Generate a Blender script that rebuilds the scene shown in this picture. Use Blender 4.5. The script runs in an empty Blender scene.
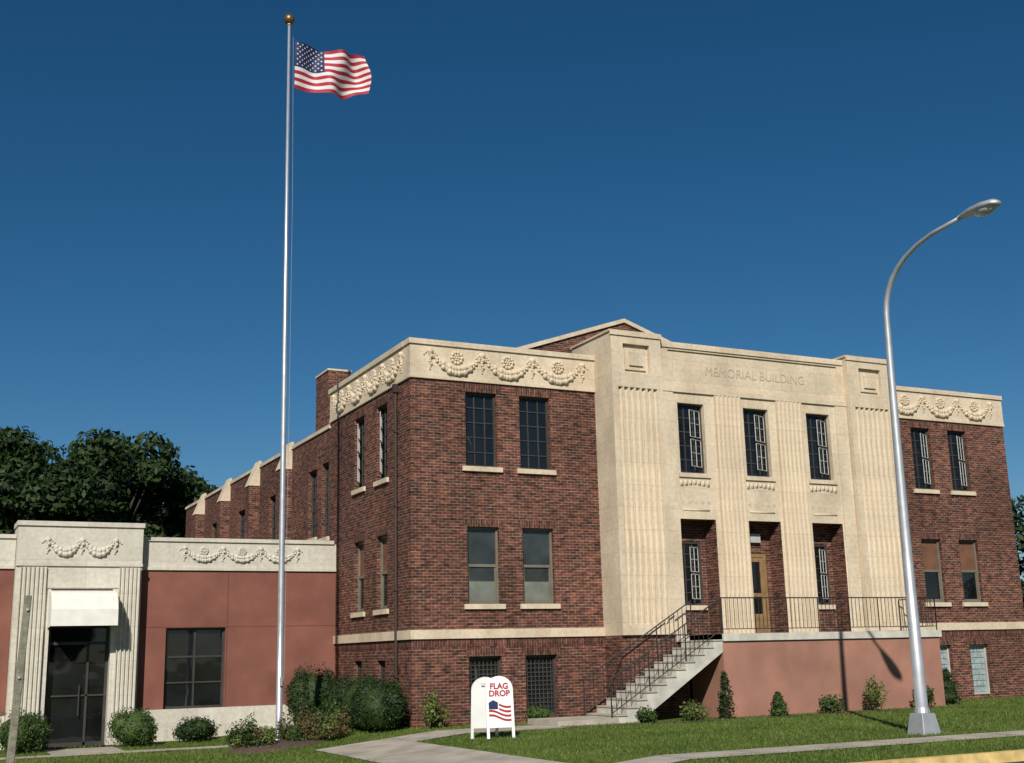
import bpy, math, random
import numpy as np
from mathutils import Vector, Matrix
random.seed(7); rng=np.random.default_rng(7)
scene=bpy.context.scene
COL=bpy.context.collection
# ------------------------------------------------------------ materials
def newmat(name):
    m=bpy.data.materials.new(name); m.use_nodes=True
    nt=m.node_tree; b=nt.nodes['Principled BSDF']
    return m,nt,b
def N(nt,t,**k):
    n=nt.nodes.new(t)
    for a,v in k.items(): setattr(n,a,v)
    return n
def L(nt,a,b): nt.links.new(a,b)
def ramp(nt,pts):
    r=N(nt,'ShaderNodeValToRGB'); e=r.color_ramp.elements
    while len(e)<len(pts): e.new(.5)
    for i,(p,c) in enumerate(pts):
        e[i].position=p; e[i].color=(c[0],c[1],c[2],1)
    return r
def simple(name,col,rough=.7,metal=0,var=.15,scale=3.,bump=0.,bscale=40.,spec=.3):
    m,nt,b=newmat(name)
    tc=N(nt,'ShaderNodeTexCoord'); no=N(nt,'ShaderNodeTexNoise'); no.inputs['Scale'].default_value=scale; no.inputs['Detail'].default_value=8
    L(nt,tc.outputs['Object'],no.inputs['Vector'])
    lo=[c*(1-var) for c in col]; hi=[min(1,c*(1+var)) for c in col]
    r=ramp(nt,[(.3,lo),(.7,hi)]); L(nt,no.outputs['Fac'],r.inputs[0]); L(nt,r.outputs[0],b.inputs['Base Color'])
    b.inputs['Roughness'].default_value=rough; b.inputs['Metallic'].default_value=metal
    b.inputs['Specular IOR Level'].default_value=spec
    if bump>0:
        n2=N(nt,'ShaderNodeTexNoise'); n2.inputs['Scale'].default_value=bscale; n2.inputs['Detail'].default_value=5
        L(nt,tc.outputs['Object'],n2.inputs['Vector'])
        bp=N(nt,'ShaderNodeBump'); bp.inputs['Strength'].default_value=bump; bp.inputs['Distance'].default_value=.02
        L(nt,n2.outputs['Fac'],bp.inputs['Height']); L(nt,bp.outputs[0],b.inputs['Normal'])
    return m
def mixc(nt,fac,a,b,mode='MIX'):
    mx=N(nt,'ShaderNodeMix',data_type='RGBA',blend_type=mode)
    for s,v in ((mx.inputs[0],fac),(mx.inputs[6],a),(mx.inputs[7],b)):
        if isinstance(v,(int,float)): s.default_value=v
        elif isinstance(v,tuple): s.default_value=(v[0],v[1],v[2],1)
        else: L(nt,v,s)
    return mx.outputs[2]
def brickmat(name,c1,c2,mortar,bw=.215,rh=.075,ms=.007,rot=False,stain=.35):
    m,nt,b=newmat(name)
    uv=N(nt,'ShaderNodeUVMap'); vec=uv.outputs[0]
    if rot:
        mp=N(nt,'ShaderNodeMapping'); mp.inputs['Rotation'].default_value=(0,0,math.pi/2); L(nt,vec,mp.inputs[0]); vec=mp.outputs[0]
    br=N(nt,'ShaderNodeTexBrick'); br.inputs['Scale'].default_value=1
    br.inputs['Brick Width'].default_value=bw; br.inputs['Row Height'].default_value=rh; br.inputs['Mortar Size'].default_value=ms
    br.inputs['Mortar Smooth'].default_value=.2; br.inputs['Bias'].default_value=-.1
    br.inputs['Color1'].default_value=(*c1,1); br.inputs['Color2'].default_value=(*c2,1); br.inputs['Mortar'].default_value=(*mortar,1)
    L(nt,vec,br.inputs['Vector'])
    # second per-brick variation: noise sampled at brick scale
    mp2=N(nt,'ShaderNodeMapping'); mp2.inputs['Scale'].default_value=(1/bw*.5,1/rh*.5,1); L(nt,vec,mp2.inputs[0])
    n1=N(nt,'ShaderNodeTexNoise'); n1.inputs['Scale'].default_value=1.6; n1.inputs['Detail'].default_value=2; L(nt,mp2.outputs[0],n1.inputs['Vector'])
    r1=ramp(nt,[(.3,(.36,.35,.37)),(.5,(1,1,1)),(.70,(1.75,1.6,1.4))]); L(nt,n1.outputs['Fac'],r1.inputs[0])
    c=mixc(nt,.9,br.outputs['Color'],r1.outputs[0],'MULTIPLY')
    n2=N(nt,'ShaderNodeTexNoise'); n2.inputs['Scale'].default_value=.45; n2.inputs['Detail'].default_value=6; L(nt,uv.outputs[0],n2.inputs['Vector'])
    r2=ramp(nt,[(.3,(1-stain,)*3),(.65,(1.08,1.06,1.04))]); L(nt,n2.outputs['Fac'],r2.inputs[0])
    c=mixc(nt,1.,c,r2.outputs[0],'MULTIPLY')
    # faint efflorescence / repointed patches
    n4=N(nt,'ShaderNodeTexNoise'); n4.inputs['Scale'].default_value=.9; n4.inputs['Detail'].default_value=9; n4.inputs['Roughness'].default_value=.7; L(nt,uv.outputs[0],n4.inputs['Vector'])
    r4=ramp(nt,[(.60,(0,0,0)),(.80,(.35,.35,.35))]); L(nt,n4.outputs['Fac'],r4.inputs[0])
    c=mixc(nt,r4.outputs[0],c,(.20,.15,.12))
    L(nt,c,b.inputs['Base Color']); b.inputs['Roughness'].default_value=.85; b.inputs['Specular IOR Level'].default_value=.2
    bp=N(nt,'ShaderNodeBump',invert=True); bp.inputs['Strength'].default_value=.7; bp.inputs['Distance'].default_value=.01
    L(nt,br.outputs['Fac'],bp.inputs['Height']); L(nt,bp.outputs[0],b.inputs['Normal'])
    return m
def stonemat(name,col,joint=.75,bw=1.3,rh=.62,streak=.25):
    m,nt,b=newmat(name)
    uv=N(nt,'ShaderNodeUVMap')
    br=N(nt,'ShaderNodeTexBrick'); br.inputs['Scale'].default_value=1
    br.inputs['Brick Width'].default_value=bw; br.inputs['Row Height'].default_value=rh; br.inputs['Mortar Size'].default_value=.006
    br.inputs['Color1'].default_value=(*col,1); br.inputs['Color2'].default_value=(*[c*.92 for c in col],1); br.inputs['Mortar'].default_value=(*[c*joint for c in col],1)
    L(nt,uv.outputs[0],br.inputs['Vector'])
    mp=N(nt,'ShaderNodeMapping'); mp.inputs['Scale'].default_value=(1.3,.6,1); L(nt,uv.outputs[0],mp.inputs[0])
    n1=N(nt,'ShaderNodeTexNoise'); n1.inputs['Scale'].default_value=1.0; n1.inputs['Detail'].default_value=8; L(nt,mp.outputs[0],n1.inputs['Vector'])
    r1=ramp(nt,[(.32,(1-streak,1-streak*1.1,1-streak*1.25)),(.6,(1.03,1.03,1.02))]); L(nt,n1.outputs['Fac'],r1.inputs[0])
    c=mixc(nt,1.,br.outputs['Color'],r1.outputs[0],'MULTIPLY')
    n2=N(nt,'ShaderNodeTexNoise'); n2.inputs['Scale'].default_value=9; n2.inputs['Detail'].default_value=8; L(nt,uv.outputs[0],n2.inputs['Vector'])
    r2=ramp(nt,[(.35,(.90,.89,.87)),(.6,(1.03,1.03,1.03))]); L(nt,n2.outputs['Fac'],r2.inputs[0])
    c=mixc(nt,1.,c,r2.outputs[0],'MULTIPLY')
    L(nt,c,b.inputs['Base Color']); b.inputs['Roughness'].default_value=.85; b.inputs['Specular IOR Level'].default_value=.2
    n3=N(nt,'ShaderNodeTexNoise'); n3.inputs['Scale'].default_value=60; L(nt,uv.outputs[0],n3.inputs['Vector'])
    bp=N(nt,'ShaderNodeBump'); bp.inputs['Strength'].default_value=.25; bp.inputs['Distance'].default_value=.01
    L(nt,n3.outputs['Fac'],bp.inputs['Height']); L(nt,bp.outputs[0],b.inputs['Normal'])
    return m
def leafmat(name,dark,light,scale=2.,trans=.15):
    m,nt,b=newmat(name)
    ge=N(nt,'ShaderNodeNewGeometry'); tc=N(nt,'ShaderNodeTexCoord')
    no=N(nt,'ShaderNodeTexNoise'); no.inputs['Scale'].default_value=scale; no.inputs['Detail'].default_value=3; L(nt,tc.outputs['Object'],no.inputs['Vector'])
    ad=N(nt,'ShaderNodeMath',operation='MULTIPLY_ADD'); L(nt,ge.outputs['Random Per Island'],ad.inputs[0]); ad.inputs[1].default_value=.5
    L(nt,no.outputs['Fac'],ad.inputs[2])
    r=ramp(nt,[(.4,dark),(1.,light)]); L(nt,ad.outputs[0],r.inputs[0]); L(nt,r.outputs[0],b.inputs['Base Color'])
    b.inputs['Roughness'].default_value=.6; b.inputs['Specular IOR Level'].default_value=.25
    tr=N(nt,'ShaderNodeBsdfTranslucent'); L(nt,r.outputs[0],tr.inputs[0])
    mx=N(nt,'ShaderNodeMixShader'); mx.inputs[0].default_value=trans
    out=[n for n in nt.nodes if n.type=='OUTPUT_MATERIAL'][0]
    L(nt,b.outputs[0],mx.inputs[1]); L(nt,tr.outputs[0],mx.inputs[2]); L(nt,mx.outputs[0],out.inputs[0])
    return m
BR=brickmat('brick_red',(.158,.051,.033),(.052,.023,.020),(.215,.165,.13),ms=.009)
SOL=brickmat('brick_soldier',(.125,.042,.030),(.065,.026,.022),(.19,.15,.12),rot=True)
STONE=stonemat('limestone_cream',(.64,.535,.40),streak=.18)
STONE2=stonemat('limestone_pale',(.60,.565,.485),bw=1.6,rh=.9,streak=.14)
RELIEF=simple('carved_stone',(.59,.485,.35),.85,var=.12,scale=6,bump=.3)
RELIEF2=simple('carved_stone_pale',(.56,.52,.44),.85,var=.10,scale=6,bump=.3)
STUC=simple('stucco_terracotta',(.205,.082,.060),.9,var=.18,scale=1.2,bump=.4,bscale=50)
STUC2=simple('stucco_pink',(.33,.165,.118),.9,var=.18,scale=1.,bump=.4,bscale=50)
CONC=simple('concrete',(.40,.36,.29),.9,var=.18,scale=2.5,bump=.3)
CONCW=simple('concrete_painted',(.50,.48,.42),.85,var=.2,scale=3,bump=.2)
WALK=simple('pavement_concrete',(.38,.34,.28),.9,var=.25,scale=1.5,bump=.3)
ROOFM=simple('roof_membrane',(.08,.08,.08),.9)
METD=simple('window_frame_dark',(.05,.047,.042),.5,var=.2)
METL=simple('window_frame_pale',(.42,.42,.40),.5,var=.15)
METO=simple('window_frame_olive',(.16,.145,.11),.6,var=.15)
IRON=simple('iron_rail',(.035,.03,.028),.5,var=.3,scale=8)
WOODD=simple('door_wood',(.24,.15,.07),.5,var=.25,scale=5)
BROWNP=simple('window_panel_brown',(.16,.075,.045),.6,var=.2)
BLIND=simple('window_blind',(.17,.18,.15),.2,var=.2,spec=.6)
SHADE=simple('window_shade_dark',(.035,.04,.038),.08,var=.5,scale=1.5,spec=.7)
ALU=simple('aluminium_pole',(.62,.63,.65),.42,metal=.75,var=.1,scale=6)
GALV=simple('galvanised_pole',(.50,.51,.53),.5,metal=.6,var=.12,scale=4)
BRONZE=simple('gilded_ball',(.22,.13,.06),.4,metal=.7)
AWN=simple('awning_canvas',(.72,.70,.63),.8,var=.07,scale=4)
WHITE=simple('white_paint',(.78,.78,.76),.5,var=.04)
FWHITE=simple('flag_white',(.62,.60,.60),.8,var=.06)
REDP=simple('red_paint',(.34,.018,.03),.6,var=.08)
BLUEP=simple('blue_paint',(.015,.022,.08),.6,var=.05)
ROPE=simple('rope',(.3,.3,.3),.8)
YEL=simple('yellow_kerb_paint',(.60,.43,.17),.8,var=.3,scale=4,bump=.2)
WOODP=simple('weathered_wood',(.20,.19,.14),.9,var=.3,scale=12,bump=.5)
BARK=simple('bark',(.08,.06,.045),.95,var=.3,scale=8,bump=.6)
MULCH=simple('mulch',(.08,.055,.04),.95,var=.4,scale=15,bump=.8)
PIPE=simple('downspout_brown',(.05,.03,.025),.6)
def glassmat(name,base,lo,hi):
    m,nt,b=newmat(name)
    tc=N(nt,'ShaderNodeTexCoord'); no=N(nt,'ShaderNodeTexNoise'); no.inputs['Scale'].default_value=.8; L(nt,tc.outputs['Object'],no.inputs['Vector'])
    r=ramp(nt,[(.3,[c*lo for c in base]),(.7,[c*hi for c in base])]); L(nt,no.outputs['Fac'],r.inputs[0]); L(nt,r.outputs[0],b.inputs['Base Color'])
    b.inputs['Roughness'].default_value=.03; b.inputs['Specular IOR Level'].default_value=.6
    n2=N(nt,'ShaderNodeTexNoise'); n2.inputs['Scale'].default_value=1.6; n2.inputs['Detail'].default_value=1; L(nt,tc.outputs['Object'],n2.inputs['Vector'])
    bp=N(nt,'ShaderNodeBump'); bp.inputs['Strength'].default_value=.14; bp.inputs['Distance'].default_value=.03
    L(nt,n2.outputs['Fac'],bp.inputs['Height']); L(nt,bp.outputs[0],b.inputs['Normal'])
    return m
GLASS=glassmat('glass_dark',(.008,.009,.010),.6,1.6)
GBLOCK=simple('glass_block',(.30,.36,.36),.2,var=.3,scale=6,spec=.7)
ASPH=simple('asphalt',(.055,.053,.05),.9,var=.3,scale=4,bump=.5,bscale=80)
def grassmat():
    m,nt,b=newmat('lawn_grass')
    tc=N(nt,'ShaderNodeTexCoord')
    n1=N(nt,'ShaderNodeTexNoise'); n1.inputs['Scale'].default_value=.5; n1.inputs['Detail'].default_value=6; L(nt,tc.outputs['Object'],n1.inputs['Vector'])
    n2=N(nt,'ShaderNodeTexNoise'); n2.inputs['Scale'].default_value=14; n2.inputs['Detail'].default_value=5; L(nt,tc.outputs['Object'],n2.inputs['Vector'])
    r1=ramp(nt,[(.3,(.055,.095,.018)),(.6,(.125,.165,.035)),(.74,(.19,.18,.065))]); L(nt,n1.outputs['Fac'],r1.inputs[0])
    r2=ramp(nt,[(.3,(.55,.6,.5)),(.7,(1.25,1.2,1.1))]); L(nt,n2.outputs['Fac'],r2.inputs[0])
    c=mixc(nt,1.,r1.outputs[0],r2.outputs[0],'MULTIPLY'); L(nt,c,b.inputs['Base Color']); b.inputs['Roughness'].default_value=.9
    b.inputs['Specular IOR Level'].default_value=.1
    bp=N(nt,'ShaderNodeBump'); bp.inputs['Strength'].default_value=.6; bp.inputs['Distance'].default_value=.05
    L(nt,n2.outputs['Fac'],bp.inputs['Height']); L(nt,bp.outputs[0],b.inputs['Normal'])
    return m
GRASS=grassmat()
LEAF_TREE=leafmat('tree_leaves',(.007,.018,.006),(.040,.070,.018),.5)
LEAF_DK=leafmat('yew_leaves',(.008,.018,.006),(.04,.07,.018),3)
LEAF_MD=leafmat('boxwood_leaves',(.018,.038,.010),(.075,.12,.03),3)
LEAF_YG=leafmat('perennial_leaves',(.045,.07,.016),(.15,.19,.05),3)
LEAF_BR=leafmat('dry_flower_leaves',(.06,.045,.02),(.16,.12,.05),4)
BLADE=leafmat('grass_blades',(.055,.095,.018),(.17,.23,.05),.7,.3)
# ------------------------------------------------------------ mesh builder
class MB:
    def __init__(s): s.v=[]; s.f=[]
    def face(s,pts):
        i=len(s.v); s.v+= [tuple(p) for p in pts]; s.f.append(tuple(range(i,i+len(pts))))
    def box(s,x0,x1,y0,y1,z0,z1):
        i=len(s.v)
        s.v+=[(x0,y0,z0),(x1,y0,z0),(x1,y1,z0),(x0,y1,z0),(x0,y0,z1),(x1,y0,z1),(x1,y1,z1),(x0,y1,z1)]
        for q in ((0,3,2,1),(4,5,6,7),(0,1,5,4),(1,2,6,5),(2,3,7,6),(3,0,4,7)): s.f.append(tuple(i+k for k in q))
    def prism(s,pts0,pts1):
        n=len(pts0); i=len(s.v); s.v+=[tuple(p) for p in pts0]+[tuple(p) for p in pts1]
        s.f.append(tuple(range(i,i+n))); s.f.append(tuple(range(i+2*n-1,i+n-1,-1)))
        for k in range(n):
            j=(k+1)%n; s.f.append((i+k,i+n+k,i+n+j,i+j))
    def tube(s,p0,p1,r0,r1=None,n=8,cap=True):
        if r1 is None: r1=r0
        p0=Vector(p0);p1=Vector(p1); d=(p1-p0).normalized()
        a=d.cross(Vector((0,0,1)) if abs(d.z)<.9 else Vector((1,0,0))).normalized(); b=d.cross(a)
        A=[p0+(a*math.cos(t)+b*math.sin(t))*r0 for t in [2*math.pi*k/n for k in range(n)]]
        B=[p1+(a*math.cos(t)+b*math.sin(t))*r1 for t in [2*math.pi*k/n for k in range(n)]]
        s.prism(A,B)
    def path(s,pts,rs,n=10):
        rings=[]
        P=[Vector(p) for p in pts]
        for k,p in enumerate(P):
            d=(P[min(k+1,len(P)-1)]-P[max(k-1,0)]).normalized()
            a=d.cross(Vector((1,0.01,0))).normalized(); b=d.cross(a)
            i=len(s.v); s.v+=[tuple(p+(a*math.cos(t)+b*math.sin(t))*rs[k]) for t in [2*math.pi*q/n for q in range(n)]]; rings.append(i)
        for A,B in zip(rings[:-1],rings[1:]):
            for q in range(n): s.f.append((A+q,A+(q+1)%n,B+(q+1)%n,B+q))
        s.f.append(tuple(range(rings[0],rings[0]+n))); s.f.append(tuple(range(rings[-1],rings[-1]+n)))
    def ball(s,c,r,nu=8,nv=5):
        rx,ry,rz=(r,r,r) if isinstance(r,(int,float)) else r
        i=len(s.v); s.v.append((c[0],c[1],c[2]+rz))
        for a in range(1,nv):
            th=math.pi*a/nv
            for b in range(nu):
                ph=2*math.pi*b/nu
                s.v.append((c[0]+rx*math.sin(th)*math.cos(ph),c[1]+ry*math.sin(th)*math.sin(ph),c[2]+rz*math.cos(th)))
        s.v.append((c[0],c[1],c[2]-rz)); e=len(s.v)-1
        for b in range(nu):
            s.f.append((i,i+1+b,i+1+(b+1)%nu)); l=i+1+(nv-2)*nu
            s.f.append((e,l+(b+1)%nu,l+b))
        for a in range(nv-2):
            for b in range(nu):
                p=i+1+a*nu
                s.f.append((p+b,p+nu+b,p+nu+(b+1)%nu,p+(b+1)%nu))
    def obj(s,name,mat,parent=None,smooth=False,bevel=0):
        me=bpy.data.meshes.new(name); me.from_pydata(s.v,[],s.f); me.update()
        me.materials.append(mat)
        uvl=me.uv_layers.new(name='UVMap')
        vs=me.vertices
        for p in me.polygons:
            n=p.normal; ax=max(range(3),key=lambda k:abs(n[k]))
            for li in p.loop_indices:
                c=vs[me.loops[li].vertex_index].co
                uvl.data[li].uv=(c.y,c.z) if ax==0 else ((c.x,c.z) if ax==1 else (c.x,c.y))
            p.use_smooth=smooth
        o=bpy.data.objects.new(name,me); COL.objects.link(o)
        if parent: o.parent=parent
        if bevel:
            md=o.modifiers.new('b','BEVEL'); md.width=bevel; md.segments=2; md.limit_method='ANGLE'
        return o
def empty(name,loc=(0,0,0)):
    o=bpy.data.objects.new(name,None); COL.objects.link(o); return o
# facade frames
class FR:
    def __init__(s,kind,val): s.k=kind; s.v=val
    def p(s,u,z,d): return (u,s.v-d,z) if s.k=='F' else (s.v-d,u,z)
def fbox(mb,fr,u0,u1,z0,z1,d0,d1):
    a=fr.p(u0,z0,d0); b=fr.p(u1,z1,d1)
    mb.box(min(a[0],b[0]),max(a[0],b[0]),min(a[1],b[1]),max(a[1],b[1]),z0,z1)
def wallh(mb,fr,u0,u1,z0,z1,holes,ends=0):
    us=sorted(set([u0,u1]+[h[0] for h in holes]+[h[1] for h in holes])); zs=sorted(set([z0,z1]+[h[2] for h in holes]+[h[3] for h in holes]))
    for a,b in zip(us[:-1],us[1:]):
        for c,d in zip(zs[:-1],zs[1:]):
            mu=(a+b)/2; mz=(c+d)/2
            if any(h[0]<mu<h[1] and h[2]<mz<h[3] for h in holes): continue
            mb.face([fr.p(a,c,0),fr.p(b,c,0),fr.p(b,d,0),fr.p(a,d,0)])
    for h in holes:
        m=h[5] if len(h)>5 and h[5] else mb; D=h[4]
        for (a,c),(b,d) in (((h[0],h[2]),(h[0],h[3])),((h[1],h[2]),(h[1],h[3])),((h[0],h[2]),(h[1],h[2])),((h[0],h[3]),(h[1],h[3]))):
            m.face([fr.p(a,c,0),fr.p(b,d,0),fr.p(b,d,-D),fr.p(a,c,-D)])
    if ends:
        for (a,c),(b,d) in (((u0,z0),(u0,z1)),((u1,z0),(u1,z1)),((u0,z0),(u1,z0)),((u0,z1),(u1,z1))):
            mb.face([fr.p(a,c,0),fr.p(b,d,0),fr.p(b,d,-ends),fr.p(a,c,-ends)])
def fluted(mb,fr,u0,u1,z0,z1,db,df,n,dep=None):
    w=(u1-u0)/n; dep=dep or w*.32; pr=[]
    for i in range(n):
        a=u0+i*w; f=.14*w
        pr.append((a,df)); pr.append((a+f,df))
        for k in range(1,6):
            t=math.pi*k/6; pr.append((a+w/2-(w/2-f)*math.cos(t),df-dep*math.sin(t)))
        pr.append((a+w-f,df))
    pr.append((u1,df)); pr.append((u1,db)); pr.append((u0,db))
    mb.prism([fr.p(u,z0,d) for u,d in pr],[fr.p(u,z1,d) for u,d in pr])
B={}
def part(n):
    if n not in B: B[n]=MB()
    return B[n]
def winframe(fr,u0,u1,z0,z1,d,kind,pfx=''):
    w=.06
    fm={'grid':'frames_dark','gridp':'frames_pale','dh':'frames_olive','dhb':'frames_olive','grate':'grates','gblock':'frames_pale','bigd':'frames_dark'}[kind]
    m=part(pfx+fm)
    for a,b,c,e in ((u0,u0+w,z0,z1),(u1-w,u1,z0,z1),(u0+w,u1-w,z0,z0+w),(u0+w,u1-w,z1-w,z1)): fbox(m if kind!='gridp' else part('frames_dark'),fr,a,b,c,e,d,d+.06)
    g=part(pfx+'glazing')
    if kind in('grid','gridp'):
        fbox(g,fr,u0,u1,z0,z1,d-.02,d+.01)
        md=part(pfx+'frames_dark')
        for i in range(1,3):
            u=u0+(u1-u0)*i/3; fbox(md,fr,u-.016,u+.016,z0+w,z1-w,d+.01,d+.04)
        for i in range(1,5):
            z=z0+(z1-z0)*i/5; fbox(md,fr,u0+w,u1-w,z-.014,z+.014,d+.012,d+.038)
        if kind=='gridp': # open casement with pale glazing bars, swung outward
            ua,ub=u0+(u1-u0)*.40,u1-.07
            for (s0,s1) in ((.10,.48),(.52,.90)):
                za,zb=z0+(z1-z0)*s0,z0+(z1-z0)*s1
                dd=lambda uu:d+.05+.20*(ub-uu)/(ub-ua)
                for (p,q) in (((ua,za),(ub,za)),((ua,zb),(ub,zb)),((ua,za),(ua,zb)),((ub,za),(ub,zb)),((ua,(za+zb)/2),(ub,(za+zb)/2)),(((ua+ub)/2,za),((ua+ub)/2,zb))):
                    m.tube(fr.p(p[0],p[1],dd(p[0])),fr.p(q[0],q[1],dd(q[0])),.014,n=4)
    elif kind in('dh','dhb'):
        zm=(z0+z1)/2
        fbox(m,fr,u0+w,u1-w,zm-.035,zm+.035,d+.005,d+.05)
        for a,b in ((u0+w,u0+w+.04),(u1-w-.04,u1-w)): fbox(m,fr,a,b,z0+w,zm-.035,d,d+.03)
        fbox(m,fr,u0+w+.04,u1-w-.04,z0+w,z0+w+.05,d,d+.03)
        if kind=='dh':
            fbox(part(pfx+'shades'),fr,u0,u1,z0,z1,d-.02,d+.008)
            fbox(part(pfx+'blinds'),fr,u0+w+.04,u1-w-.04,z0+w+.05,z0+w+.05+(z1-z0)*.24,d+.008,d+.012)
        else:
            fbox(g,fr,u0,u1,z0,zm,d-.02,d+.008); fbox(part(pfx+'panels'),fr,u0,u1,zm,z1,d-.02,d+.01)
    elif kind=='grate':
        fbox(g,fr,u0,u1,z0,z1,d-.02,d+.0)
        k=int((u1-u0)/.11)
        for i in range(1,k): 
            u=u0+(u1-u0)*i/k; fbox(m,fr,u-.012,u+.012,z0+w,z1-w,d+.02,d+.04)
        k=int((z1-z0)/.11)
        for i in range(1,k):
            z=z0+(z1-z0)*i/k; fbox(m,fr,u0+w,u1-w,z-.012,z+.012,d+.022,d+.038)
    elif kind=='gblock':
        nu=5;nz=8
        bm=part(pfx+'glass_blocks')
        for i in range(nu):
            for j in range(nz):
                a=u0+w+(u1-u0-2*w)*i/nu; b=u0+w+(u1-u0-2*w)*(i+1)/nu; c=z0+w+(z1-z0-2*w)*j/nz; e=z0+w+(z1-z0-2*w)*(j+1)/nz
                fbox(bm,fr,a+.008,b-.008,c+.008,e-.008,d-.03,d+.01+random.random()*.008)
        fbox(g,fr,u0,u1,z0,z1,d-.06,d-.04)
def sill(fr,u0,u1,z,pfx=''):
    fbox(part(pfx+'sills'),fr,u0-.12,u1+.12,z-.13,z,-.16,.07)
def swag(mb,fr,u0,u1,z,drop,r):
    n=15
    for i in range(n+1):
        t=i/n; u=u0+(u1-u0)*t; zz=z-drop*4*t*(1-t); rr=r*(.55+.75*math.sin(math.pi*t))*(1+.15*math.sin(i*2.7))
        for q in range(2):
            a=rr*.55*(1 if q else -1)
            c=fr.p(u,zz+a,rr*.2); mb.ball(c,rr*.85,6,4)
def tassel(mb,fr,u,z,l,r):
    n=7
    mb.ball(fr.p(u,z+r*1.0,.01),r*1.5,7,4)
    for i in range(n):
        t=i/(n-1); rr=r*(1.15-.7*t)*(1+.2*math.sin(i*2.1)); mb.ball(fr.p(u+.02*math.sin(i*1.9),z-l*t,.01),rr,6,4)
    for sgn in(-1,1):
        for k in range(3): mb.ball(fr.p(u+sgn*r*(1.2+k*.9),z+r*(1.2-.8*k),.0),r*.6,5,4)
def rosette(mb,fr,u,z,r):
    for k in range(10):
        a=2*math.pi*k/10; mb.ball(fr.p(u+r*.78*math.cos(a),z+r*.78*math.sin(a),.01),r*.3,6,4)
    for k in range(6):
        a=2*math.pi*k/6; mb.ball(fr.p(u+r*.36*math.cos(a),z+r*.36*math.sin(a),.025),r*.2,6,4)
    mb.ball(fr.p(u,z,.03),r*.2,6,4)
# ============================================================ main building
bld=empty('brick_civic_building')
F0=FR('F',0.); L0=FR('L',0.)
UW=[(1.57,2.5),(3.19,4.13)]; XR=21.72
UWR=[(17.48,18.32),(19.1,19.94)]
def wing(wins,base_kind,low_kind,u0,u1,up='grid'):
    hs=[]
    for i,(a,b) in enumerate(wins):
        hs+= [(a,b,6.63,8.66,.17),(a,b,3.02,5.03,.17)]
        zb=(.45 if (i==0 and u0<1) else .14)
        hs+= [(a,b,zb,1.69,.2)]
        winframe(F0,a,b,6.63,8.66,-.17,up); winframe(F0,a,b,3.02,5.03,-.17,low_kind)
        winframe(F0,a,b,zb,1.69,-.2,base_kind)
        sill(F0,a,b,6.63); sill(F0,a,b,3.02)
        for z in (8.66,5.03,1.69): 
            h=.2 if z<8 else .24
            fbox(part('soldier_lintels'),F0,a-.1,b+.1,z+.003,z+h,-.1,.006)
    wallh(part('walls'),F0,u0,u1,-.6,8.93,hs)
wing(UW,'grate','dh',0,5.5); wing(UWR,'gblock','dhb',15.9,XR,'gridp')
LW=[(1.77,2.6),(3.66,4.5)]
hs=[]
for (a,b) in LW:
    hs+=[(a,b,6.5,8.6,.17),(a,b,2.98,4.97,.17),(a+.15,b-.02,.88,1.65,.17)]
    winframe(L0,a,b,6.5,8.6,-.17,'gridp'); winframe(L0,a,b,2.98,4.97,-.17,'dhb'); winframe(L0,a+.15,b-.02,.88,1.65,-.17,'grate')
    sill(L0,a,b,6.5); sill(L0,a,b,2.98)
    for z in (8.6,4.97): fbox(part('soldier_lintels'),L0,a-.1,b+.1,z+.003,z+.22,-.1,.006)
wallh(part('walls'),L0,0,6.8,-.9,8.93,hs)
# frieze, coping, belt, soldier course
st=part('stone_trim')
for fr,a,b in ((F0,-.03,5.6),(F0,15.9,XR+.03)):
    fbox(st,fr,a,b,8.933,9.86,-.35,.03); fbox(st,fr,a-.04,b,9.86,10.0,-.4,.08); fbox(st,fr,a-.02,b,8.933,9.02,.032,.055)
fbox(st,L0,.352,6.83,8.933,9.86,-.35,.03); fbox(st,L0,.402,6.87,9.86,10.0,-.4,.08); fbox(st,L0,0,6.83,8.933,9.02,.032,.053)
fbox(st,FR('F',6.8),0,XR,8.933,10.0,-.03,.3)
fbox(st,F0,-.06,5.6,2.15,2.38,-.1,.06); fbox(st,L0,.1,6.2,2.15,2.38,-.1,.06); fbox(st,F0,15.9,XR+.06,2.15,2.38,-.1,.06)
for fr,a,b in ((F0,0,5.6),(F0,15.9,XR)):
    fbox(part('soldier_lintels'),fr,a,b,1.95,2.147,-.1,.008)
fbox(part('walls'),F0,5.49,5.62,-.5,8.93,-.1,-.002)
fbox(part('soldier_lintels'),L0,0,6.2,1.95,2.147,-.1,.008)
rl=part('relief')
for fl in (0,1):
    g=(lambda x:XR-x) if fl else (lambda x:x)
    T=[.55,2.08,3.62,5.2]
    for t in T: tassel(rl,FR('F',-.03),g(t),9.62,.42,.06)
    for a,b in zip(T[:-1],T[1:]):
        u0,u1=sorted((g(a),g(b))); swag(rl,FR('F',-.03),u0+.1,u1-.1,9.55,.36,.085); rosette(rl,FR('F',-.03),(u0+u1)/2,9.56,.19)
T=[.6,2.05,3.5,4.95,6.4]
for t in T: tassel(rl,FR('L',-.03),t,9.62,.42,.06)
for a,b in zip(T[:-1],T[1:]):
    swag(rl,FR('L',-.03),a+.1,b-.1,9.55,.36,.085); rosette(rl,FR('L',-.03),(a+b)/2,9.56,.19)
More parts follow.
